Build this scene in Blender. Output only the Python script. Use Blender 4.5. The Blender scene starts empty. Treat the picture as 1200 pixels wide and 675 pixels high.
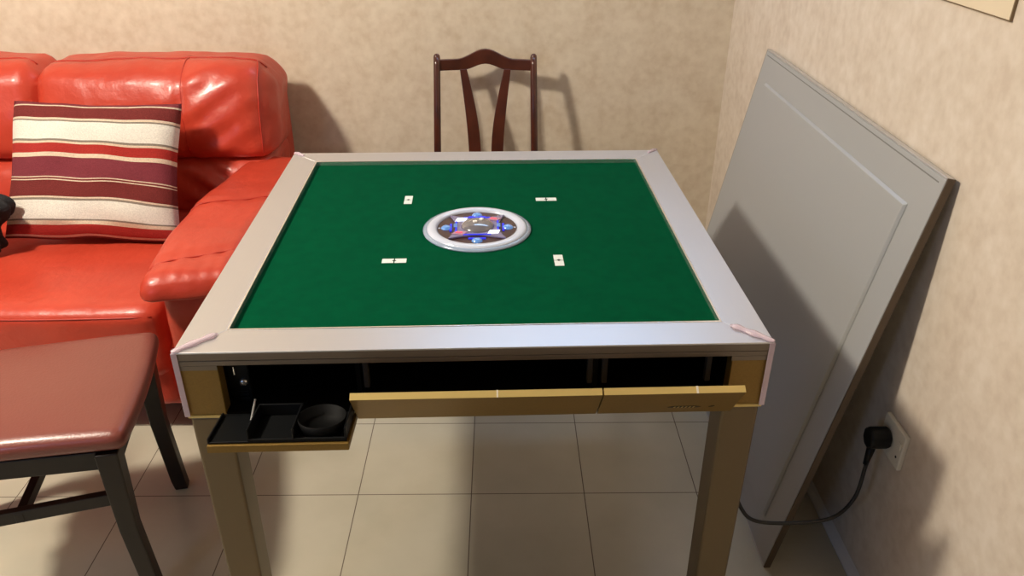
import bpy, bmesh, math, random
from mathutils import Vector, Matrix, noise
random.seed(7)
PI = math.pi
S = bpy.context.scene
C = S.collection

# ---------------------------------------------------------------- camera, light, exposure
cam_d = bpy.data.cameras.new('camera'); cam = bpy.data.objects.new('camera', cam_d); C.objects.link(cam)
F, YAW, PITCH, ROLL = 932.49, -0.0148, 0.4965, 0.0036
cy_, sy_, cp_, sp_ = math.cos(YAW), math.sin(YAW), math.cos(PITCH), math.sin(PITCH)
fw = Vector((-sy_*cp_, cy_*cp_, -sp_)); rt = Vector((cy_, sy_, 0)); up = rt.cross(fw)
r2 = rt*math.cos(ROLL) + up*math.sin(ROLL); u2 = -rt*math.sin(ROLL) + up*math.cos(ROLL)
mw = Matrix((r2, u2, -fw)).transposed().to_4x4(); mw.translation = (0.0539, -1.6135, 1.4894)
cam.matrix_world = mw
cam_d.sensor_width = 36; cam_d.lens = F/1200*36; cam_d.clip_start = 0.02
S.camera = cam

S.view_settings.view_transform = 'Standard'; S.view_settings.look = 'None'
S.view_settings.exposure = 0.0; S.view_settings.gamma = 1.0; S.view_settings.use_curve_mapping = False

W = bpy.data.worlds.new('room_world'); S.world = W; W.use_nodes = True
W.node_tree.nodes['Background'].inputs[0].default_value = (0.9, 0.85, 0.8, 1)
W.node_tree.nodes['Background'].inputs[1].default_value = 0.01

def light(name, kind, loc, energy, col, target=None, size=.3, size_y=None):
    d = bpy.data.lights.new(name, kind); o = bpy.data.objects.new(name, d); C.objects.link(o)
    o.location = loc; d.energy = energy; d.color = col
    if kind == 'AREA':
        d.size = size
        if size_y: d.shape = 'RECTANGLE'; d.size_y = size_y
    else: d.shadow_soft_size = size
    if target: o.rotation_euler = (Vector(target)-Vector(loc)).to_track_quat('-Z', 'Y').to_euler()
    return o
light('warm_ceiling_lamp', 'POINT', (-1.7, -0.55, 2.42), 232, (1.0, .90, .755), size=.12)
light('window_daylight', 'AREA', (-1.7, -2.6, 1.3), 6, (.35, .58, 1.0), (0.6, 0.2, .4), .45, .45)
light('cool_wall_tube', 'AREA', (0.3, 1.2, 2.2), 7.5, (.42, .66, 1.0), (0.25, -.6, .7), 1.1, .2)

# ---------------------------------------------------------------- materials
def mat(name, col, rough=.5, metal=0, bump=0, bscale=60, coat=0, emis=None, estr=0, spec=.5, trans=0, var=None, vscale=8, alpha=1, bdetail=3):
    m = bpy.data.materials.new(name); m.use_nodes = True
    nt = m.node_tree; b = nt.nodes['Principled BSDF']; N = nt.nodes; L = nt.links
    b.inputs['Base Color'].default_value = (*col, 1); b.inputs['Roughness'].default_value = rough
    b.inputs['Metallic'].default_value = metal; b.inputs['Coat Weight'].default_value = coat
    b.inputs['Coat Roughness'].default_value = .15
    b.inputs['Specular IOR Level'].default_value = spec; b.inputs['Transmission Weight'].default_value = trans
    b.inputs['Alpha'].default_value = alpha
    if emis: b.inputs['Emission Color'].default_value = (*emis, 1); b.inputs['Emission Strength'].default_value = estr
    tc = N.new('ShaderNodeTexCoord')
    if var:
        n = N.new('ShaderNodeTexNoise'); n.inputs['Scale'].default_value = vscale; n.inputs['Detail'].default_value = 5
        mx = N.new('ShaderNodeMix'); mx.data_type = 'RGBA'
        mx.inputs[6].default_value = (*col, 1); mx.inputs[7].default_value = (*var, 1)
        r = N.new('ShaderNodeMapRange'); r.inputs[1].default_value = .35; r.inputs[2].default_value = .65
        L.new(tc.outputs['Object'], n.inputs['Vector']); L.new(n.outputs['Fac'], r.inputs[0])
        L.new(r.outputs[0], mx.inputs[0]); L.new(mx.outputs[2], b.inputs['Base Color'])
    if bump:
        n = N.new('ShaderNodeTexNoise'); n.inputs['Scale'].default_value = bscale; n.inputs['Detail'].default_value = bdetail
        bp = N.new('ShaderNodeBump'); bp.inputs['Strength'].default_value = bump; bp.inputs['Distance'].default_value = .01
        L.new(tc.outputs['Object'], n.inputs['Vector']); L.new(n.outputs['Fac'], bp.inputs['Height'])
        L.new(bp.outputs[0], b.inputs['Normal'])
    return m

def wallpaper(name, a, b_, c):
    m = mat(name, a, .75); nt = m.node_tree; N = nt.nodes; L = nt.links; b = N['Principled BSDF']
    tc = N.new('ShaderNodeTexCoord')
    n1 = N.new('ShaderNodeTexNoise'); n1.inputs['Scale'].default_value = 9; n1.inputs['Detail'].default_value = 6; n1.inputs['Roughness'].default_value = .62
    n2 = N.new('ShaderNodeTexNoise'); n2.inputs['Scale'].default_value = 34; n2.inputs['Detail'].default_value = 5
    mxv = N.new('ShaderNodeMath'); mxv.operation = 'MULTIPLY_ADD'; mxv.inputs[1].default_value = .45
    s = N.new('ShaderNodeMath'); s.operation = 'MULTIPLY'; s.inputs[1].default_value = .55
    L.new(tc.outputs['Object'], n1.inputs['Vector']); L.new(tc.outputs['Object'], n2.inputs['Vector'])
    L.new(n1.outputs['Fac'], s.inputs[0]); L.new(n2.outputs['Fac'], mxv.inputs[0]); L.new(s.outputs[0], mxv.inputs[2])
    r = N.new('ShaderNodeValToRGB'); e = r.color_ramp.elements
    e[0].position = .36; e[0].color = (*c, 1); e[1].position = .62; e[1].color = (*b_, 1)
    e2 = r.color_ramp.elements.new(.5); e2.color = (*a, 1)
    L.new(mxv.outputs[0], r.inputs[0]); L.new(r.outputs[0], b.inputs['Base Color'])
    bp = N.new('ShaderNodeBump'); bp.inputs['Strength'].default_value = .12; bp.inputs['Distance'].default_value = .004
    L.new(n2.outputs['Fac'], bp.inputs['Height']); L.new(bp.outputs[0], b.inputs['Normal'])
    return m
M_wall_b = wallpaper('wallpaper_back', (.67, .575, .45), (.72, .63, .50), (.60, .495, .37))
M_wall_r = wallpaper('wallpaper_right_cool_lit', (.67, .575, .47), (.72, .63, .53), (.60, .50, .40))  # same paper as the back wall, tinted bluer to stand for cool light
M_ceil = mat('unseen_low_bounce', (.22, .20, .18), .8)  # unseen ceiling and left wall, colour darkened to cut bounce light
M_dark = mat('unseen_wall_low_bounce', (.04, .032, .025), .8)  # unseen front wall, colour darkened for more contrast in the lighting

def tiles():
    m = mat('floor_tiles', (.6, .52, .42), .28); nt = m.node_tree; N = nt.nodes; L = nt.links; b = N['Principled BSDF']
    tc = N.new('ShaderNodeTexCoord'); sp = N.new('ShaderNodeSeparateXYZ'); L.new(tc.outputs['Object'], sp.inputs[0])
    outs = []
    for i, off in ((0, -0.3283), (1, -0.0131)):
        a = N.new('ShaderNodeMath'); a.operation = 'SUBTRACT'; a.inputs[1].default_value = off-30*.3
        d = N.new('ShaderNodeMath'); d.operation = 'DIVIDE'; d.inputs[1].default_value = .3
        f = N.new('ShaderNodeMath'); f.operation = 'FRACT'
        g = N.new('ShaderNodeMath'); g.operation = 'SUBTRACT'; g.inputs[1].default_value = .5
        h = N.new('ShaderNodeMath'); h.operation = 'ABSOLUTE'
        k = N.new('ShaderNodeMath'); k.operation = 'GREATER_THAN'; k.inputs[1].default_value = .5-.0042
        L.new(sp.outputs[i], a.inputs[0]); L.new(a.outputs[0], d.inputs[0]); L.new(d.outputs[0], f.inputs[0])
        L.new(f.outputs[0], g.inputs[0]); L.new(g.outputs[0], h.inputs[0]); L.new(h.outputs[0], k.inputs[0]); outs.append(k)
    mx = N.new('ShaderNodeMath'); mx.operation = 'MAXIMUM'; L.new(outs[0].outputs[0], mx.inputs[0]); L.new(outs[1].outputs[0], mx.inputs[1])
    n = N.new('ShaderNodeTexNoise'); n.inputs['Scale'].default_value = 5; n.inputs['Detail'].default_value = 6
    L.new(tc.outputs['Object'], n.inputs['Vector'])
    r = N.new('ShaderNodeValToRGB'); e = r.color_ramp.elements
    e[0].position = .35; e[0].color = (.44, .41, .32, 1); e[1].position = .65; e[1].color = (.50, .465, .37, 1)
    L.new(n.outputs['Fac'], r.inputs[0])
    c = N.new('ShaderNodeMix'); c.data_type = 'RGBA'; c.inputs[7].default_value = (.13, .10, .08, 1)
    L.new(mx.outputs[0], c.inputs[0]); L.new(r.outputs[0], c.inputs[6]); L.new(c.outputs[2], b.inputs['Base Color'])
    # grout is matt and slightly sunk
    rr = N.new('ShaderNodeMapRange'); rr.inputs[3].default_value = .3; rr.inputs[4].default_value = .9
    L.new(mx.outputs[0], rr.inputs[0]); L.new(rr.outputs[0], b.inputs['Roughness'])
    bp = N.new('ShaderNodeBump'); bp.invert = True; bp.inputs['Strength'].default_value = .4; bp.inputs['Distance'].default_value = .002
    L.new(mx.outputs[0], bp.inputs['Height']); L.new(bp.outputs[0], b.inputs['Normal'])
    return m
M_floor = tiles()

M_leather = mat('red_leather', (.53, .054, .026), .40, bump=.35, bscale=22, coat=.12, var=(.46, .042, .020), vscale=5, bdetail=8)
M_leather_d = mat('red_leather_seam', (.42, .03, .015), .45)
M_black = mat('black_plastic', (.004, .0045, .005), .42, spec=.25)
M_blackin = mat('black_interior', (.003, .003, .003), .6, spec=.1)
M_felt = mat('green_felt', (.0, .072, .028), .95, bump=.3, bscale=900, var=(.0, .063, .025), vscale=40, spec=.03)
M_green_edge = mat('felt_edge_trim', (.03, .06, .03), .6)
def brushed(name, col, rough, metal, sc):
    m = mat(name, col, rough, metal); nt = m.node_tree; N = nt.nodes; L = nt.links; b = N['Principled BSDF']
    tc = N.new('ShaderNodeTexCoord'); mp = N.new('ShaderNodeMapping'); mp.inputs['Scale'].default_value = sc
    n = N.new('ShaderNodeTexNoise'); n.inputs['Scale'].default_value = 1; n.inputs['Detail'].default_value = 4
    L.new(tc.outputs['Object'], mp.inputs[0]); L.new(mp.outputs[0], n.inputs['Vector'])
    r = N.new('ShaderNodeMapRange'); r.inputs[3].default_value = rough-.05; r.inputs[4].default_value = rough+.07
    L.new(n.outputs['Fac'], r.inputs[0]); L.new(r.outputs[0], b.inputs['Roughness'])
    bp = N.new('ShaderNodeBump'); bp.inputs['Strength'].default_value = .06; bp.inputs['Distance'].default_value = .002
    L.new(n.outputs['Fac'], bp.inputs['Height']); L.new(bp.outputs[0], b.inputs['Normal'])
    return m
M_silver_x = brushed('brushed_silver_x', (.66, .66, .68), .42, .92, (4, 260, 260))
M_silver_y = brushed('brushed_silver_y', (.66, .66, .68), .42, .92, (260, 4, 260))
M_band = mat('brown_grey_band', (.20, .165, .13), .4, .6)
M_lip = mat('polished_lip', (.85, .85, .85), .12, .9)
M_gold = mat('gold_paint', (.25, .15, .034), .42, .5, var=(.225, .135, .03), vscale=300)
M_goldlight = mat('gold_trim_lit_edge', (.62, .47, .17), .35, .35)  # pale trim gold, also paints lamplight onto the drawer top edges
M_leg = mat('champagne_metal', (.155, .115, .065), .42, .6)
M_pinktape = mat('pink_protective_film', (.75, .60, .68), .15, coat=.6, alpha=.6)
M_board = mat('board_grey_laminate', (.40, .41, .415), .40, .15, bump=.04, bscale=600)
M_boardside = mat('board_side', (.11, .08, .055), .45, .4)
M_boardedge = mat('board_edge_metal', (.55, .54, .53), .3, .6)
M_boardline = mat('board_groove', (.20, .20, .19), .6)
M_wood_red = mat('red_brown_wood', (.085, .020, .010), .28, var=(.05, .012, .007), vscale=14, coat=.4)
M_wood_dark = mat('espresso_wood', (.018, .011, .007), .42, var=(.011, .007, .005), vscale=14, spec=.35)
M_maroon = mat('maroon_vinyl', (.20, .05, .036), .36, bump=.08, bscale=180, coat=.15)
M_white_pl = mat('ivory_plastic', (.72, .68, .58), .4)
M_cable = mat('black_cable', (.008, .008, .009), .4)
M_cloth = mat('black_cloth', (.012, .012, .014), .9, bump=.5, bscale=200)
M_paper = mat('poster_paper', (.74, .62, .44), .7)
M_paperline = mat('poster_line', (.55, .45, .31), .7)
M_posteredge = mat('poster_edge', (.22, .15, .08), .6)
M_white_gl = mat('white_gloss', (.60, .66, .80), .2, coat=.5)
M_lit = mat('lit_white_pad', (.8, .82, .9), .3, emis=(.8, .85, 1), estr=.6)
M_ringlip = mat('clear_grey_lip', (.30, .38, .50), .2, coat=.5)
M_brownred = mat('dark_brown_disc', (.055, .022, .016), .3)
M_plate = mat('violet_plate', (.20, .18, .33), .25, coat=.4)
M_blue = mat('blue_light_strip', (.01, .02, .5), .3, emis=(.02, .03, 1.0), estr=.55)
M_btn = mat('blue_button', (.12, .28, .60), .15, coat=.8, emis=(.1, .3, 1), estr=.2)
M_redled = mat('red_digit', (.6, .05, .08), .3, emis=(1, .12, .18), estr=.9)
M_redpad = mat('pink_pad', (.42, .22, .32), .3)
M_dome = mat('smoky_dome', (.16, .15, .17), .08, coat=1)
M_dice = mat('ivory_dice', (.85, .83, .8), .3)
M_logo = mat('logo_dark', (.02, .014, .01), .5)
M_mark = mat('white_mark', (.72, .78, .74), .7)
M_brown_dot = mat('mark_notch', (.02, .03, .02), .8)
M_trim = mat('grey_trim', (.72, .70, .68), .35)
M_chrome = mat('bright_metal', (.7, .7, .7), .25, .9)
M_bodyunder = mat('dark_casing', (.03, .026, .022), .6)

# ---------------------------------------------------------------- helpers
def obj(name, bm, m, parent=None, smooth=False, loc=None, rot=None, bevel=0, subsurf=0, ang=40):
    me = bpy.data.meshes.new(name); bmesh.ops.recalc_face_normals(bm, faces=bm.faces); bm.to_mesh(me); bm.free()
    o = bpy.data.objects.new(name, me); C.objects.link(o)
    for x in (m if isinstance(m, (list, tuple)) else [m]): me.materials.append(x)
    if smooth:
        for p in me.polygons: p.use_smooth = True
    if parent: o.parent = parent
    if loc: o.location = loc
    if rot: o.rotation_euler = rot
    if bevel:
        b = o.modifiers.new('bevel', 'BEVEL'); b.width = bevel; b.segments = 3; b.limit_method = 'ANGLE'; b.angle_limit = math.radians(ang)
        for p in me.polygons: p.use_smooth = True
        w = o.modifiers.new('wn', 'WEIGHTED_NORMAL'); w.keep_sharp = True
    if subsurf: s = o.modifiers.new('sub', 'SUBSURF'); s.levels = s.render_levels = subsurf
    return o
def thing(name, label, cat, loc=(0, 0, 0), rotz=0, group=None):
    o = bpy.data.objects.new(name, None); C.objects.link(o); o.location = loc; o.rotation_euler = (0, 0, rotz)
    o.empty_display_size = .05
    return tag(o, label, cat, group)
def tag(o, label, cat, group=None):
    o['label'] = label; o['category'] = cat
    if group: o['group'] = group
    return o
def struct(name, bm, m):
    o = obj(name, bm, m); o['kind'] = 'structure'; return o
def bx(bm, x0, x1, y0, y1, z0, z1, M=None, mi=0):
    vs = [bm.verts.new(Vector(v)) for v in ((x0,y0,z0),(x1,y0,z0),(x1,y1,z0),(x0,y1,z0),(x0,y0,z1),(x1,y0,z1),(x1,y1,z1),(x0,y1,z1))]
    if M is not None:
        for v in vs: v.co = M @ v.co
    for f in ((0,3,2,1),(4,5,6,7),(0,1,5,4),(1,2,6,5),(2,3,7,6),(3,0,4,7)):
        fc = bm.faces.new([vs[i] for i in f]); fc.material_index = mi
    return bm
def box(*a, **k): return bx(bmesh.new(), *a, **k)
def prism(pts, h0, h1, axis='z', M=None, bm=None):
    bm = bm or bmesh.new()
    def mk(p, h): return {'z': Vector((p[0], p[1], h)), 'y': Vector((p[0], h, p[1])), 'x': Vector((h, p[0], p[1]))}[axis]
    a = [bm.verts.new(mk(p, h0)) for p in pts]; b = [bm.verts.new(mk(p, h1)) for p in pts]
    if M is not None:
        for v in a+b: v.co = M @ v.co
    n = len(pts); bm.faces.new(a[::-1]); bm.faces.new(b)
    for i in range(n): bm.faces.new((a[i], a[(i+1) % n], b[(i+1) % n], b[i]))
    return bm
def smoothpath(pts, n=8):
    P = [Vector(p) for p in pts]; P = [2*P[0]-P[1]] + P + [2*P[-1]-P[-2]]; out = []
    for i in range(1, len(P)-2):
        for k in range(n):
            t = k/n; a, b, c, d = P[i-1:i+3]
            out.append(.5*((2*b)+(c-a)*t+(2*a-5*b+4*c-d)*t*t+(3*b-a-3*c+d)*t**3))
    out.append(P[-2]); return out
def tube(path, r, seg=10, bm=None, sx=1.0):
    bm = bm or bmesh.new(); P = [Vector(p) for p in path]; rings = []
    t0 = (P[1]-P[0]).normalized(); nrm = t0.orthogonal().normalized()
    for i, p in enumerate(P):
        t = (P[min(i+1, len(P)-1)]-P[max(i-1, 0)]).normalized()
        nrm = (nrm - t*nrm.dot(t)).normalized(); bi = t.cross(nrm)
        rr = r(i/(len(P)-1)) if callable(r) else r
        rings.append([bm.verts.new(p+(nrm*math.cos(2*PI*k/seg)*sx+bi*math.sin(2*PI*k/seg))*rr) for k in range(seg)])
    for a, b in zip(rings, rings[1:]):
        for k in range(seg): bm.faces.new((a[k], a[(k+1) % seg], b[(k+1) % seg], b[k]))
    bm.faces.new(rings[0][::-1]); bm.faces.new(rings[-1]); return bm
def lathe(prof, seg=48, bm=None, M=None):
    bm = bm or bmesh.new(); rings = []
    for r, z in prof:
        if r < 1e-6: rings.append([bm.verts.new((0, 0, z))])
        else: rings.append([bm.verts.new((r*math.cos(2*PI*k/seg), r*math.sin(2*PI*k/seg), z)) for k in range(seg)])
    for a, b in zip(rings, rings[1:]):
        for k in range(seg):
            k2 = (k+1) % seg
            if len(a) == 1 and len(b) == 1: continue
            if len(a) == 1: bm.faces.new((a[0], b[k2], b[k]))
            elif len(b) == 1: bm.faces.new((a[k], a[k2], b[0]))
            else: bm.faces.new((a[k], a[k2], b[k2], b[k]))
    if M is not None:
        for v in bm.verts: v.co = M @ v.co
    return bm
def bars(sections, bm=None):
    """loft through rectangular sections: list of (center, half_x, half_y) horizontal rectangles, or list of 4 corner lists"""
    bm = bm or bmesh.new(); rings = []
    for s in sections:
        if len(s) == 3:
            c, hx, hy = s; c = Vector(c)
            q = [c+Vector((-hx, -hy, 0)), c+Vector((hx, -hy, 0)), c+Vector((hx, hy, 0)), c+Vector((-hx, hy, 0))]
        else: q = [Vector(v) for v in s]
        rings.append([bm.verts.new(v) for v in q])
    for a, b in zip(rings, rings[1:]):
        for k in range(4): bm.faces.new((a[k], a[(k+1) % 4], b[(k+1) % 4], b[k]))
    bm.faces.new(rings[0][::-1]); bm.faces.new(rings[-1]); return bm

class Soft:
    """rounded upholstery block; deform(u,v,w,P) moves the point, u,v,w in -1..1"""
    def __init__(s, x0, x1, y0, y1, z0, z1, r, n=26, deform=None, wr=.004, wf=7, seed=0):
        s.c = Vector(((x0+x1)/2, (y0+y1)/2, (z0+z1)/2)); s.h = Vector(((x1-x0)/2, (y1-y0)/2, (z1-z0)/2))
        s.r = min(r, min(s.h)*.999); s.n = n; s.d = deform; s.wr = wr; s.wf = wf; s.seed = seed
    def pt(s, p, off=0):
        P = Vector((p[0]*s.h.x, p[1]*s.h.y, p[2]*s.h.z))
        q = Vector([max(-(s.h[i]-s.r), min(s.h[i]-s.r, P[i])) for i in range(3)])
        d = P-q; d = d.normalized() if d.length > 1e-9 else Vector((0, 0, 1))
        R = q+d*(s.r+off)
        u, v, w = R.x/s.h.x, R.y/s.h.y, R.z/s.h.z
        X = s.c+R
        if s.d: X = Vector(s.d(u, v, w, X))
        nz = noise.noise(X*s.wf+Vector((s.seed, 0, 0)))*s.wr + noise.noise(X*s.wf*2.6+Vector((0, s.seed, 0)))*s.wr*.4
        return X+d*nz
    def mesh(s):
        bm = bmesh.new(); n = s.n; cache = {}
        def V(i, j, k):
            key = (i, j, k)
            if key not in cache: cache[key] = bm.verts.new(s.pt((2*i/n-1, 2*j/n-1, 2*k/n-1)))
            return cache[key]
        for a in range(n):
            for b in range(n):
                for t in (0, n):
                    bm.faces.new((V(t, a, b), V(t, a+1, b), V(t, a+1, b+1), V(t, a, b+1)))
                    bm.faces.new((V(a, t, b), V(a+1, t, b), V(a+1, t, b+1), V(a, t, b+1)))
                    bm.faces.new((V(a, b, t), V(a+1, b, t), V(a+1, b+1, t), V(a, b+1, t)))
        return bm
    def path(s, pts, n=12, off=0.0):
        out = []
        for a, b in zip(pts, pts[1:]):
            a, b = Vector(a), Vector(b)
            for k in range(n): out.append(s.pt(a.lerp(b, k/n), off))
        out.append(s.pt(Vector(pts[-1]), off)); return out

# ---------------------------------------------------------------- the room
XW, YW, XL, YF, ZC = 0.885, 1.3468, -3.2, -3.1, 2.6
struct('floor', box(XL-.1, XW+.1, YF-.1, YW+.1, -.1, 0), M_floor)
struct('wall_back', box(XL-.1, XW, YW, YW+.1, 0, ZC), M_wall_b)
struct('wall_right', box(XW, XW+.1, YF-.1, YW+.1, 0, ZC), M_wall_r)
struct('wall_left', box(XL-.1, XL, YF, YW, 0, ZC), M_ceil)
struct('wall_front', box(XL-.1, XW, YF-.1, YF, 0, ZC), M_dark)
struct('ceiling', box(XL-.1, XW+.1, YF-.1, YW+.1, ZC, ZC+.1), M_ceil)
struct('baseboard_right', prism([(XW, 0), (XW-.018, 0), (XW-.018, .006), (XW-.006, .018), (XW, .022)], YF, YW-.0005, 'y'), M_trim)
struct('baseboard_back', prism([(YW, 0), (YW-.018, 0), (YW-.018, .006), (YW-.006, .018), (YW, .022)], XL, XW-.018, 'x'), M_trim)

# ---------------------------------------------------------------- mahjong table
T = thing('mahjong_table', 'square automatic mahjong table with green felt top, silver frame and open drawers', 'table', (0, 0, 0), .0252)
ZT = .7735; HI = .430; ZFELT = .7635
def trapez(side):
    o, i = .5, HI
    if side == 'front': q = [(-o, -o), (o, -o), (i, -i), (-i, -i)]
    if side == 'back':  q = [(o, o), (-o, o), (-i, i), (i, i)]
    if side == 'left':  q = [(-o, o), (-o, -o), (-i, -i), (-i, i)]
    if side == 'right': q = [(o, -o), (o, o), (i, i), (i, -i)]
    return q
for s, m in (('front', M_silver_x), ('back', M_silver_x), ('left', M_silver_y), ('right', M_silver_y)):
    obj('frame_rail', prism(trapez(s), ZT-.0035, ZT), m, T, bevel=.0010, ang=50)
obj('edge_band', box(-.4993, .4993, -.4993, .4993, ZT-.0165, ZT-.0136), M_band, T)
for sx in (-1, 1):
    for q in ([(-.4993, sx*.4993), (.4993, sx*.4993), (.4993, sx*.437), (-.4993, sx*.437)], [(sx*.4993, -.4365), (sx*.4993, .4365), (sx*.437, .4365), (sx*.437, -.4365)]):
        obj('edge_band', prism(q, ZT-.0136, ZT-.0036), M_band, T)
# polished inner lip
bm = bmesh.new()
for a, b, c, d in ((-HI, HI, -HI, -HI+.004), (-HI, HI, HI-.004, HI), (-HI, -HI+.004, -HI+.004, HI-.004), (HI-.004, HI, -HI+.004, HI-.004)):
    bx(bm, a, b, c, d, ZT-.014, ZT+.0008)
obj('inner_lip', bm, M_lip, T, bevel=.001)
felt = obj('felt_surface', box(-HI+.004, HI-.004, -HI+.004, HI-.004, ZFELT-.012, ZFELT), M_felt, T)
# printed tile-seat marks: two little white squares with a dark notch
for (x, y, r) in ((-.165, .176, PI/2), (.166, .170, 0), (-.169, -.152, 0), (.167, -.160, PI/2)):
    Mx = Matrix.Translation((x, y, ZFELT)) @ Matrix.Rotation(r, 4, 'Z')
    b = bmesh.new()
    for sx in (-1, 1): bx(b, sx*.0130-.0118, sx*.0130+.0118, -.0095, .0095, 0, .0006, Mx)
    mk = obj('tile_mark', b, M_mark, felt)
    b = bmesh.new(); lathe([(0, .0009), (.0042, .0009), (.0042, 0)], 4, b, Matrix.Translation((x, y, ZFELT+.0002)))
    obj('notch', b, M_brown_dot, felt)
# under-frame strip and body casing
obj('upper_band', box(-.4985, .4985, -.4985, .4985, ZT-.0275, ZT-.0180), M_band, T, bevel=.001)
ZB, Z1 = .6435, ZT-.0275
for (a, b) in ((-.496, -.432), (.434, .496)): obj('front_panel', box(a, b, -.496, -.47, ZB, Z1), M_gold, T, bevel=.0015); obj('panel_cap', box(a-.002, b+(.002 if a > 0 else 0), -.498, -.4965, Z1-.009, Z1-.0003), M_band, T)
obj('side_panel', box(-.496, -.484, -.4695, .4835, ZB, Z1), M_gold, T, bevel=.001)
obj('side_panel', box(.484, .496, -.4695, .4835, ZB, Z1), M_gold, T, bevel=.001)
obj('back_panel', box(-.496, .496, .484, .496, ZB, Z1), M_gold, T, bevel=.001)
for sx in (-1, 1):
    q = [(sx*.498, -.499), (sx*.433, -.499), (sx*.433, -.466), (sx*.482, -.466), (sx*.482, .498), (sx*.498, .498)]
    obj('lower_trim', prism(q, ZB-.0045, ZB), M_goldlight, T, bevel=.001)
# black machine compartment
bm = bmesh.new()
bx(bm, -.48, .48, -.44, .48, ZB-.012, ZB-.002)                       # underside tray
bx(bm, -.484, .484, -.30, -.29, ZB, Z1)                              # inner wall behind the drawers
bx(bm, -.484, -.433, -.468, -.30, ZB, Z1); bx(bm, .435, .484, -.468, -.30, ZB, Z1)
bx(bm, -.432, .434, -.495, -.30, ZB, ZB+.004)
for x in (-.207, .206): bx(bm, x-.004, x+.004, -.465, -.30, ZB+.004, Z1-.01)
obj('machine_casing', bm, M_blackin, T)
bm = bmesh.new()
bx(bm, -.432, -.395, -.462, -.455, ZB+.004, Z1-.004)
for z in (.010, .017, .024): bx(bm, -.428, -.40, -.465, -.462, ZB+z, ZB+z+.003)
obj('lock_plate', bm, M_black, T, bevel=.001)
obj('lock_screw', lathe([(0, .006), (.005, .006), (.0075, .003), (.0075, 0)], 16, M=Matrix.Translation((-.405, -.462, ZB+.045)) @ Matrix.Rotation(PI/2, 4, 'X')), M_chrome, T, smooth=True)
bm = bmesh.new(); bx(bm, -.4185, -.4165, -.4665, -.462, ZB+.062, ZB+.078)
obj('latch_hook', bm, M_chrome, T)
for x in (-.193, .196, .222, .405):
    b = bmesh.new(); bx(b, x-.005, x+.005, -.468, -.455, ZB+.03, Z1-.018)
    obj('drawer_bracket', b, M_bodyunder, T, bevel=.002)
# black dial hub below
obj('machine_underside', lathe([(0, -.09), (.20, -.09), (.24, -.06), (.30, 0), (0, 0)], 32, M=Matrix.Translation((0, .1, ZB-.012))), M_bodyunder, T)
# legs
for sx in (-1, 1):
    for sy in (-1, 1):
        cx, cy = sx*.463, sy*.463
        L_ = obj('leg', bars([((cx, cy, 0.006), .030, .030), ((cx, cy, ZB-.0045), .033, .033)]), M_leg, T, bevel=.006)
        obj('foot_pad', lathe([(0, 0), (.02, 0), (.022, .003), (.022, .0065), (0, .0065)], 20, M=Matrix.Translation((cx, cy, 0))), M_black, L_)
# drawer flaps hinged at the bottom edge of the body
def flap(x0, x1, ang, edge=None):
    piv = Vector((0, -.4965, ZB+.0005)); Mf = Matrix.Translation(piv) @ Matrix.Rotation(math.radians(ang), 4, 'X')
    d = obj('drawer_front', box(x0, x1, -.0125, 0, 0, .0985, Mf), M_gold, T, bevel=.0012)
    obj('drawer_top_edge', box(x0+.0005, x1-.0005, -.0123, -.0003, .0986, .0994, Mf), edge or M_goldlight, d)  # default pale gold puts the lamplight from above into the colour
    return d, Mf
d1, Mf = flap(-.207, .2045, 35)
obj('white_sliver', box(.031, .0335, -.0126, .0002, .0994, .0999, Mf), M_white_pl, d1)  # narrow white piece across the drawer's top edge
d2, Mf = flap(.2065, .441, 35)
obj('white_sliver', box(.359, .3625, -.0126, .0002, .0994, .0999, Mf), M_white_pl, d2)
bm = bmesh.new()   # small dark lozenge emblem with light strokes and a wedge
prism([(.324, .030), (.334, .0265), (.372, .0265), (.382, .030), (.372, .0345), (.334, .0345)], -.0130, -.0124, 'y', Mf, bm)
prism([(.395, .029), (.402, .029), (.4045, .0345), (.4, .0335)], -.0132, -.0124, 'y', Mf, bm)
em = obj('emblem', bm, M_logo, d2)
bm = bmesh.new()
for k in range(6):
    x = .336+k*.0066
    prism([(x-.0020, .0282), (x+.0006, .0282), (x+.0024, .0328), (x-.0002, .0328)], -.0134, -.0129, 'y', Mf, bm)
obj('emblem_strokes', bm, M_goldlight, em)
# fully opened flap with tray
d3, Mf = flap(-.436, -.209, 83, M_gold)
b = bmesh.new()
bx(b, -.436, -.213, .0005, .004, .004, .094, Mf)                      # tray back plate (becomes the floor)
for x in (-.436, -.372, -.300, -.216): bx(b, x, x+.003, .004, .026 if x != -.436 else .010, .010, .094, Mf)
bx(b, -.372, -.300, .004, .026, .010, .013, Mf); bx(b, -.372, -.213, .004, .008, .090, .094, Mf)
tr = obj('drawer_tray', b, M_black, d3, bevel=.0008)
obj('ash_cup', lathe([(.034, .004), (.039, .004), (.0405, .024), (.0385, .024), (.036, .006), (0, .006)], 32,
    M=Mf @ Matrix.Translation((-.258, 0, .052)) @ Matrix.Rotation(-PI/2, 4, 'X')), M_blackin, d3, smooth=True)
b = tube([Mf @ Vector((-.3805, .008, .035)), Mf @ Vector((-.3795, .030, .002))], .0022, 8)
obj('hinge_arm', b, M_chrome, d3)
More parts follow.
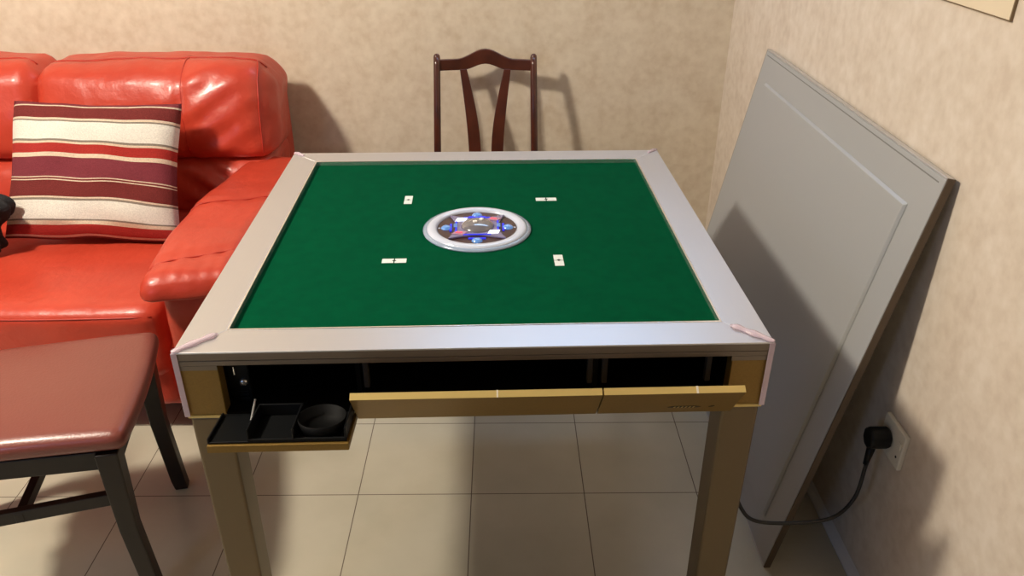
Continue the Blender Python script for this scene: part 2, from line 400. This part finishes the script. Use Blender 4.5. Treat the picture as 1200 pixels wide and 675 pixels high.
# pink protective film left on the front corners, small scraps on the back corners
for sx in (-1, 1):
    b = bmesh.new(); e = .5009
    bx(b, sx*e-.0008, sx*e+.0008, -.5015, -.487, ZB+.001, ZT-.001)
    bx(b, min(sx*.492, sx*.5015), max(sx*.492, sx*.5015), -.5018, -.5003, ZB+.001, ZT-.001)
    obj('corner_film', b, M_pinktape, T, bevel=.0006)
    pth = smoothpath([(sx*.4995, -.4995, ZT+.001), (sx*.485, -.487, ZT+.0045), (sx*.466, -.468, ZT+.003), (sx*.448, -.452, ZT+.0045), (sx*.442, -.445, ZT+.001)], 6)
    b = tube(pth, lambda t: .0045+.003*math.sin(t*PI)+.0012*math.sin(t*19), 8)
    for v in b.verts: v.co.z = ZT+.0004+max(0, (v.co.z-ZT))*.55
    obj('corner_film', b, M_pinktape, T, smooth=True)
    b = tube(smoothpath([(sx*.499, .499, ZT+.001), (sx*.485, .487, ZT+.003), (sx*.470, .474, ZT+.001)], 6), lambda t: .003+.0015*math.sin(t*PI), 8)
    obj('corner_film', b, M_pinktape, T, smooth=True)
# central control dial
D = obj('center_dial', lathe([(0, .0), (.1195, .0), (.1195, .003), (.113, .0055), (.111, .0055), (.111, 0)], 96, M=Matrix.Translation((0, 0, ZFELT))), M_ringlip, T, smooth=True)
obj('white_ring', lathe([(.1115, .002), (.111, .0065), (.104, .0095), (.094, .0095), (.0885, .006), (.088, .001)], 96, M=Matrix.Translation((0, 0, ZFELT))), M_white_gl, D, smooth=True)
obj('dark_disc', lathe([(0, .0035), (.088, .0035), (.088, .001), (0, .001)], 64, M=Matrix.Translation((0, 0, ZFELT))), M_brownred, D)
z0 = ZFELT+.0036
pts = []
K = .062
for c0, c1 in (((-K, -K), (K, -K)), ((K, -K), (K, K)), ((K, K), (-K, K)), ((-K, K), (-K, -K))):
    a = Vector(c0); b_ = Vector(c1); mid = (a+b_)/2; inn = -mid.normalized()*.015
    for k in range(8):
        t = k/8; pts.append(a.lerp(b_, t)+inn*math.sin(t*PI))
pl = obj('control_plate', prism(pts, z0, z0+.0045), M_plate, D, bevel=.001)
for a, x, y in ((0, 0, -.0455), (PI/2, .0455, 0), (PI, 0, .0455), (-PI/2, -.0455, 0)):
    Mx = Matrix.Translation((x, y, z0+.0046)) @ Matrix.Rotation(a, 4, 'Z')
    obj('blue_light', box(-.030, .030, -.0025, .0015, 0, .0012, Mx), M_blue, D)
    Mb = Matrix.Translation((0, 0, z0)) @ Matrix.Rotation(a, 4, 'Z') @ Matrix.Translation((0, -.068, 0))
    obj('round_button', lathe([(0, .006), (.006, .0055), (.0105, .003), (.012, 0)], 24, M=Mb), M_btn, D, smooth=True)
    obj('blue_light', box(-.019, .019, .0075, .0125, 0, .0022, Mb), M_blue, D)
    obj('dot', lathe([(0, .0015), (.002, .001), (.0025, 0)], 12, M=Mb @ Matrix.Translation((0, -.0155, 0))), M_white_gl, D)
for (x, y, m, n_) in ((-.036, .034, M_lit, 'white_pad'), (.036, -.034, M_lit, 'white_pad'), (.038, .037, M_redpad, 'pink_pad'), (-.038, -.037, M_redpad, 'pink_pad')):
    Mx = Matrix.Translation((x, y, z0+.0046)) @ Matrix.Rotation(.25 if m == M_lit else -.2, 4, 'Z')
    b = obj(n_, prism([(-.016, -.007), (.008, -.011), (.017, .006), (-.006, .011)], 0, .0014, 'z', Mx), m, D, bevel=.0005)
    if m == M_redpad:
        obj('red_digit', box(-.008, .006, -.002, .0015, .0014, .0026, Mx), M_redled, b)
for x in (-.0475, .0475):
    b = bmesh.new()
    for k in range(3): bx(b, x-.004, x+.004, -.009+k*.007, -.0045+k*.007, z0+.006, z0+.0068)
    obj('blue_glyph', b, M_btn, D)
obj('dice_dome', lathe([(0, .0175)]+[(.037*math.sin(a), .003+.0145*math.cos(a)) for a in [PI/2*k/12 for k in range(1, 13)]]+[(.037, 0)], 48, M=Matrix.Translation((.001, 0, z0))), M_dome, D, smooth=True)
for x, y, r in ((-.004, -.006, .4), (.010, .007, 1.1)):
    Mx = Matrix.Translation((x, y, z0+.0150)) @ Matrix.Rotation(r, 4, 'Z')
    obj('dice', box(-.0042, .0042, -.0042, .0042, 0, .005, Mx), M_dice, D, bevel=.0012)

# ---------------------------------------------------------------- red leather sofa
SO = thing('leather_sofa', 'glossy red leather sofa with padded arm against the back wall', 'sofa', (-1.6, .8, 0))
SO.location = (0, 0, 0)
def soft(name, s, parent, m=M_leather): return obj(name, s.mesh(), m, parent, smooth=True)
def seam(s, pts, parent, r=.0028, off=.0005, n=14): return obj('seam', tube(s.path(pts, n, off), r, 6), M_leather_d, parent, smooth=True)
XR = -.70
obj('base_frame', box(-2.95, -.665, .26, 1.28, .09, .30), M_leather, SO, bevel=.02)
for x in (-.74, -2.85):
    for y in (.32, 1.2):
        obj('foot', lathe([(0, 0), (.022, 0), (.03, .09), (0, .09)], 16, M=Matrix.Translation((x, y, 0))), M_wood_dark, SO, smooth=True)
def seat_def(u, v, w, X):
    X = X.copy()
    if w > 0: X.z += .006*(1-u*u)*(1-v*v)*w
    X.y -= .015*(1-u*u)*max(0, -v)
    return X
for i, (a, b) in enumerate(((-1.62, -.865), (-2.39, -1.63))):
    s = Soft(a, b, .225, 1.02, .20, .432, .045, 26, seat_def, .003, 5, i*9)
    c = soft('seat_cushion', s, SO)
    seam(s, [(-.97, -1, .80), (.97, -1, .80)], c, .0025)
    s2 = Soft(a+.004, b-.004, .245, .60, .10, .255, .02, 20, None, .004, 6, i*5)
    soft('front_panel', s2, SO)
# backrest pillows: upper roll, lower lumbar
def up_def(right):
    def f(u, v, w, X):
        X = X.copy()
        if v < 0: X.y -= .035*(1-u**4)*(1-w*w)                 # bulge forward
        X.y += .062*(w+1)/2                                      # lean back
        X.z -= .018*max(0, abs(u)-.86)/.14*max(w, 0)
        X.z += .010*(1-u*u)*max(w, 0)
        if right:
            k = max(0, (u-.72)/.28)
            X.z -= .03*k*k*max(w, 0); X.y += .05*k*k
            e = math.exp(-((u-.28)/.035)**2); 
            if v < 0: X.y += .010*e
            if v < 0: X.y += .004*math.sin((u*.8-w*.5)*22)*math.exp(-((u-.5)/.3)**2)
            if v < 0: X.z += .004*math.sin(w*9+u*6)*k
        return X
    return f
def lo_def(right):
    def f(u, v, w, X):
        X = X.copy()
        if v < 0: X.y -= .03*(1-w*w)*(1-u**4)
        X.y += .06*(w+1)/2
        if right and v < 0:                                       # gathered V folds near the arm
            g = math.exp(-((u-.45)/.22)**2)
            X.y += g*.012*math.sin((u*1.2+w*.5)*16)
        return X
    return f
for i, (a, b) in enumerate(((-1.468, -.700), (-2.235, -1.448), (-2.90, -2.215))):
    rgt = i == 0
    s = Soft(a, b, .925, 1.155, .592, .893, .058, 44, up_def(rgt), .008, 6, 3+i*4)
    c = soft('back_cushion', s, SO)
    if rgt:
        seam(s, [(.28, -1, -.95), (.28, -1, .95), (.28, -.2, 1)], c, .0024, .0008, 30)
        seam(s, [(.90, -1, -.9), (.90, -1, .8), (.86, -.3, 1)], c, .0028, .001, 30)
    seam(s, [(-.93, -.25, 1), (.93, -.25, 1)], c, .003, .001, 40)
    s = Soft(a, b-.0 if not rgt else -.72, .90, 1.20, .40, .605, .05, 30, lo_def(rgt), .006, 7, 13+i*4)
    soft('lumbar_cushion', s, SO)
obj('back_panel', box(-2.93, -.725, 1.20, 1.315, .12, .80), M_leather, SO, bevel=.03)
# right arm: upright body with drooping padded top
s = Soft(-.835, -.625, .185, 1.05, .10, .53, .04, 24, None, .004, 6, 40)
soft('arm_body', s, SO)
def arm_def(u, v, w, X):
    X = X.copy()
    fr = max(0, -v)
    X.z -= .030*fr**3                                           # droops at the front
    X.z -= .018*max(0, v); X.x += .035*max(0, v)*(1-u)/2
    X.x += -.012*math.sin((v+1)*1.6)*(1 if u < 0 else 0)
    X.y += .060*fr**4*(u+1)/2; X.z += .03*fr**3*max(0, -w)
    for c0, dpt in ((-.72, .010), (.02, .006)):
        g = math.exp(-((v-c0-.10*u)/.03)**2)
        if w > -.3: X.z -= dpt*g
    if v < -.6: X.z += .0006*math.sin(u*22)*max(0, w)
    return X
s = Soft(-.850, -.612, .105, 1.06, .505, .598, .046, 44, arm_def, .005, 7, 50)
c = soft('arm_pad', s, SO)
seam(s, [(-1, -.82, -.2), (-1, -.82, .3), (-.6, -.78, 1), (.7, -.65, 1), (1, -.62, .2)], c, .0024, .0022, 40)
seam(s, [(-1, -.08, .2), (-.6, -.04, 1), (.7, .09, 1), (1, .12, .2)], c, .0024, .0022, 40)
s = Soft(-2.95, -2.73, .165, 1.05, .10, .60, .05, 16, None, .004, 6, 60)
soft('arm_body', s, SO)

# ---------------------------------------------------------------- striped cushion
def stripes():
    m = mat('striped_fabric', (.5, .1, .1), .9, bump=.5, bscale=420, spec=.2); nt = m.node_tree; N = nt.nodes; L = nt.links; b = N['Principled BSDF']
    mar = (.165, .026, .024); pur = (.20, .036, .048); red = (.38, .030, .024); cr = (.70, .56, .42); wh = (.76, .73, .65); gr = (.24, .20, .16)
    st = [(0, pur), (.035, cr), (.045, mar), (.14, cr), (.155, gr), (.165, wh), (.30, gr), (.315, cr), (.33, red), (.40, cr), (.43, pur), (.572, cr),
          (.582, mar), (.590, cr), (.60, mar), (.712, cr), (.725, gr), (.74, wh), (.868, gr), (.882, cr), (.91, red), (.975, cr), (.985, mar)]
    r = N.new('ShaderNodeValToRGB'); cr_ = r.color_ramp; cr_.interpolation = 'CONSTANT'
    cr_.elements[0].position = 0; cr_.elements[0].color = (*st[0][1], 1)
    cr_.elements[1].position = st[1][0]; cr_.elements[1].color = (*st[1][1], 1)
    for p, c in st[2:]: e = cr_.elements.new(p); e.color = (*c, 1)
    tc = N.new('ShaderNodeTexCoord'); sp = N.new('ShaderNodeSeparateXYZ'); L.new(tc.outputs['UV'], sp.inputs[0])
    L.new(sp.outputs[1], r.inputs[0])
    n = N.new('ShaderNodeTexNoise'); n.inputs['Scale'].default_value = 260; L.new(tc.outputs['Object'], n.inputs['Vector'])
    mr = N.new('ShaderNodeMapRange'); mr.inputs[3].default_value = .72; mr.inputs[4].default_value = 1.25; L.new(n.outputs['Fac'], mr.inputs[0])
    mx = N.new('ShaderNodeMix'); mx.data_type = 'RGBA'; mx.blend_type = 'MULTIPLY'; mx.inputs[0].default_value = 1
    L.new(r.outputs[0], mx.inputs[6]); L.new(mr.outputs[0], mx.inputs[7]); L.new(mx.outputs[2], b.inputs['Base Color'])
    return m
def pillow(w, h, t, n=44):
    bm = bmesh.new(); uv = bm.loops.layers.uv.new('UVMap'); g = {}
    for side in (0, 1):
        for i in range(n+1):
            for j in range(n+1):
                u, v = 2*i/n-1, 2*j/n-1
                edge = i in (0, n) or j in (0, n)
                if edge and side: g[(1, i, j)] = g[(0, i, j)]; continue
                prof = ((1-u**4)*(1-v**4))**.55
                x = u*w/2*(1-.045*(1-v*v)*abs(u)**3*-1*-1); x = u*w/2*(1-.045*(1-v*v)**2); y = v*h/2*(1-.045*(1-u*u)**2)
                z = (1 if not side else -1)*t/2*prof
                z += noise.noise(Vector((u*2.2, v*2.2, side)))*.012*prof + .010*v*u
                if v < -.8 and side == 0: z += .012*math.sin(u*7+1)*(1-abs(u))
                y += .008*noise.noise(Vector((u*2, v*1.5, 5)))
                g[(side, i, j)] = bm.verts.new((x, y, z))
    for side in (0, 1):
        for i in range(n):
            for j in range(n):
                q = [(i, j), (i+1, j), (i+1, j+1), (i, j+1)]
                if side: q = q[::-1]
                f = bm.faces.new([g[(side, a, b)] for a, b in q]); f.smooth = True
                for l, (a, b) in zip(f.loops, q): l[uv].uv = (a/n, min(.999, max(0, 1-b/n-.045*(a/n-.5)*math.sin(PI*b/n))))
    return bm
me_p = pillow(.515, .430, .15)
me = bpy.data.meshes.new('throw_pillow'); me_p.to_mesh(me); me_p.free(); me.materials.append(stripes())
PL = bpy.data.objects.new('throw_pillow', me); C.objects.link(PL)
tag(PL, 'square cushion with maroon, red and white stripes leaning on the red sofa', 'cushion')
# local x right, local y up along the slope, local z towards the viewer
axy = Vector((.006, .215, .36)).normalized(); axx = Vector((1, .03, -.008)); axx = (axx-axy*axx.dot(axy)).normalized(); axz = axx.cross(axy)
Mp = Matrix((axx, axy, axz)).transposed().to_4x4(); Mp.translation = (-1.192, .722, .634)
PL.matrix_world = Mp

# black cloth bundle at the left edge of the seat
def bun(u, v, w, X):
    X = X.copy(); X.x += .02*math.sin(w*4); X.y += .02*(w+1)/2; X.x += .035*(w+1)/2+.012*math.sin(v*9+w*5); X.z += .02*math.sin(u*6); return X
s = Soft(-1.61, -1.425, .475, .580, .464, .652, .05, 26, bun, .012, 14, 71)
tag(obj('folded_garment', s.mesh(), M_cloth, None, smooth=True), 'crumpled black cloth on the red sofa seat, left of the striped cushion', 'clothing')

# ---------------------------------------------------------------- chairs
def make_chair(name, label, loc, rotz, wood, seatm, group=None, low=False):
    c = thing(name, label, 'chair', loc, rotz, group)
    # seat: trapezoid cushion, front edge at y=.22
    FW, RW = .208, .190
    def sd(u, v, w, X):
        X = X.copy(); k = FW+(RW-FW)*(1-(v+1)/2)
        X.x *= k/.225
        X.y += .012*(1-u*u)*max(0, v)
        if w > 0: X.z += .014*(1-u*u)*(1-v*v)
        return X
    s = Soft(-.225, .225, -.205, .222, .432, .478, .022, 30, sd, .0008, 8, 2)
    obj('seat', s.mesh(), seatm, c, smooth=True)
    b = bmesh.new()
    h0, h1 = .385, .431
    prism([(-FW+.022, .198), (FW-.022, .198), (FW-.022, .176), (-FW+.022, .176)], h0, h1, 'z', None, b)
    prism([(-RW+.02, -.185), (RW-.02, -.185), (RW-.02, -.165), (-RW+.02, -.165)], h0, h1, 'z', None, b)
    for sx in (-1, 1):
        q = [(sx*(FW-.014), .18), (sx*(FW-.034), .18), (sx*(RW-.032), -.18), (sx*(RW-.012), -.18)]
        prism(q, h0, h1, 'z', None, b)
    obj('seat_rail', b, wood, c, bevel=.003)
    for sx in (-1, 1):
        x = sx*(FW-.024)
        obj('leg', bars([((x, .196, 0), .0165, .0165), ((x, .192, .03), .0175, .0175), ((x, .179, .22), .0180, .0185), ((x, .181, .431), .0225, .0225)]), wood, c, bevel=.004)
        # back leg and post in one sweep
        xr = sx*(RW-.012)
        obj('leg', bars([((xr, -.285, 0), .013, .013), ((xr, -.235, .22), .016, .017), ((xr, -.2015, .43), .017, .019)]), wood, c, bevel=.004)
        P = smoothpath([(xr, -.2025, .43), (xr*.985, -.208, .55), (xr*.965, -.236, .72), (sx*.170, -.277, .870)], 6)
        b = tube(P, lambda t: .0135-.0015*t, 12); obj('back_post', b, wood, c, smooth=True)
        bb = lathe([(0, .014), (.006, .0125), (.0105, .008), (.012, 0), (.012, -.004)], 12, M=Matrix.Translation((sx*.170, -.277, .869)))
        obj('post_cap', bb, wood, c, smooth=True)
    # crest rail: arched outline, slightly curved back
    top = []; bot = []
    for k in range(25):
        t = -1+k/12; x = t*.166
        a = .5+.5*math.cos(PI*min(1, abs(t)/.62))
        top.append((x, .862+.034*a)); bot.append((x, .824+.021*(.5+.5*math.cos(PI*min(1, abs(t)/.48)))))
    b = bmesh.new(); rings = []
    for (x, zt_), (_, zb_) in zip(top, bot):
        y = -.277-.018*(1-(x/.166)**2)
        rings.append([b.verts.new((x, y-.009, zb_)), b.verts.new((x, y+.009, zb_)), b.verts.new((x, y+.008, zt_)), b.verts.new((x, y-.008, zt_))])
    for p, q in zip(rings, rings[1:]):
        for k in range(4): b.faces.new((p[k], p[(k+1) % 4], q[(k+1) % 4], q[k]))
    b.faces.new(rings[0][::-1]); b.faces.new(rings[-1])
    obj('crest_rail', b, wood, c, bevel=.003, ang=50)
    for sx in (-1, 1):
        secs = []
        for k in range(13):
            t = k/12; z = .828-t*(.828-.43)
            x = sx*(.078-.038*math.sin(min(1, t*1.25)*PI/2)); w = .0125+.0095*math.sin(t*PI*.75)
            y = -.284+.080*t**.9
            secs.append(((x, y, z), w, .006))
        obj('back_slat', bars(secs[::-1]), wood, c, bevel=.002)
    # stretchers
    for sx in (-1, 1):
        a = Vector((sx*(FW-.024), .190, .305)); e = Vector((sx*(RW-.014), -.222, .27))
        obj('stretcher', tubebox(a, e, .009, .015), wood, c, bevel=.002)
    obj('stretcher', tubebox(Vector((-RW+.0, -.02, .285)), Vector((RW-.0, -.02, .285)), .009, .012), wood, c, bevel=.002)
    return c
def tubebox(a, b, hw, hh):
    d = (b-a).normalized(); s = d.cross(Vector((0, 0, 1))).normalized()*hw; u = Vector((0, 0, hh))
    return bars([[a-s-u, a+s-u, a+s+u, a-s+u], [b-s-u, b+s-u, b+s+u, b-s+u]])
make_chair('dining_chair', 'red-brown wooden chair with arched slatted back behind the green felt table', (-.001, .955, 0), PI, M_wood_red, M_maroon)
make_chair('dining_chair', 'dark wooden chair with a maroon vinyl seat beside the red sofa', (-.961, -.193, 0), math.radians(-78.5), M_wood_dark, M_maroon)

# ---------------------------------------------------------------- leaning board (table cover)
BD = thing('table_cover_board', 'large grey board with raised centre panel leaning against the right wall', 'board')
# board frame: origin bottom near corner, X along +y (length), Y up the slope, Z towards viewer/left
H = .999; Ln = 1.105; th = .016
bot = Vector((.676, -.270, .0)); topx = XW-.0015
lean = math.asin((XW-.002-.676-.0)/H*.885)
y0_ = Vector((math.sin(lean), 0, math.cos(lean))); x0_ = Vector((0, 1, 0)); q_ = 0.0
yv = y0_*math.cos(q_)+x0_*math.sin(q_); xv = x0_*math.cos(q_)-y0_*math.sin(q_); zv = xv.cross(yv)
if zv.x > 0: zv = -zv
MB = Matrix(((xv.x, yv.x, zv.x, bot.x), (xv.y, yv.y, zv.y, bot.y), (xv.z, yv.z, zv.z, bot.z), (0, 0, 0, 1)))
# visible face is z=0, thickness goes to z=-th (towards the wall)
obj('panel', box(.004, Ln-.004, .004, H-.004, -th+.004, 0, MB), M_board, BD, bevel=.002)
obj('side_edge', box(0, .0038, 0, H, -th, -.001, MB), M_boardside, BD, bevel=.001)
obj('side_edge', box(Ln-.0038, Ln, 0, H, -th, -.001, MB), M_boardside, BD, bevel=.001)
obj('end_edge', box(.004, Ln-.004, H-.0038, H, -th, 0, MB), M_boardedge, BD, bevel=.001)
obj('end_edge', box(.004, Ln-.004, 0, .0038, -th, 0, MB), M_boardedge, BD, bevel=.001)
obj('groove', box(.022, Ln-.02, H-.0165, H-.0140, .0001, .0006, MB), M_boardline, BD)
ins = .083
pr_ = [(ins, ins, 0), (Ln-ins, ins, 0), (Ln-ins, H-ins, 0), (ins, H-ins, 0)]
b = bmesh.new(); e = .006
lo = [b.verts.new(MB @ Vector((x, y, .0002))) for x, y, _ in pr_]
hi = [b.verts.new(MB @ Vector((x+(e if x < .5 else -e), y+(e if y < .5 else -e), .0065))) for x, y, _ in pr_]
b.faces.new(hi); b.faces.new(lo[::-1])
for k in range(4): b.faces.new((lo[k], lo[(k+1) % 4], hi[(k+1) % 4], hi[k]))
obj('raised_panel', b, M_board, BD, bevel=.0015, ang=10)
obj('scuff', prism([(1.025, .640), (1.029, .640), (1.031, .655), (1.026, .653)], .0001, .0006, 'z', MB), M_boardline, BD)

# ---------------------------------------------------------------- socket, plug, cable
SK = thing('wall_socket', 'ivory wall socket plate low on the right wall', 'socket', (XW, -.303, .410))
obj('faceplate', box(-.011, 0, -.046, .046, -.043, .043), M_white_pl, SK, bevel=.003)
b = lathe([(0, .001), (.0022, .001), (.003, 0)], 12, M=Matrix.Translation((-.011, -.030, -.018)) @ Matrix.Rotation(-PI/2, 4, 'Y'))
obj('screw', b, M_logo, SK)
obj('switch_rocker', box(-.0135, -.011, -.040, -.028, .006, .022), M_white_pl, SK, bevel=.001)
PG = thing('power_plug', 'black mains plug with cable running from wall socket to under the table', 'plug', (XW-.0115, -.290, .408))
b = bmesh.new()
pts = [(.024*math.cos(a)*(1 if math.cos(a) > 0 else 1), .026*math.sin(a)) for a in [2*PI*k/8+PI/8 for k in range(8)]]
obj('plug_body', prism(pts, -.045, -.0005, 'x'), M_black, PG, bevel=.006)
obj('strain_relief', tube([(-.030, 0, -.018), (-.034, -.004, -.045), (-.038, -.008, -.066)], lambda t: .0095-.004*t, 10), M_black, PG, smooth=True)
ox, oy, oz = PG.location
cab = [(.838, -.298, .345), (.836, -.300, .335), (.822, -.315, .262), (.776, -.33, .219), (.692, -.335, .209), (.607, -.335, .216), (.571, -.33, .250), (.555, -.32, .30),
       (.520, -.31, .45), (.496, -.30, .56), (.468, -.30, .622)]
obj('cable', tube(smoothpath([(x-ox, y-oy, z-oz) for x, y, z in cab], 8), .0042, 10), M_cable, PG, smooth=True)

# ---------------------------------------------------------------- poster on right wall
PO = thing('wall_poster', 'pale beige framed sheet high on the right wall, cut off by the top edge', 'poster', (XW, .02, 1.258))
obj('sheet', box(-.0045, -.0005, -.300, .42, 0, .50), M_paper, PO, bevel=.001)
b = bmesh.new()
bx(b, -.0050, -.0045, -.262, .38, .040, .0415); bx(b, -.0050, -.0045, -.262, -.2605, .0415, .46)
obj('printed_border', b, M_paperline, PO)
obj('edge', box(-.0055, -.0005, -.303, -.3002, 0, .50), M_posteredge, PO)
obj('edge', box(-.0055, -.0005, -.303, .42, -.0012, -.0002), M_posteredge, PO)
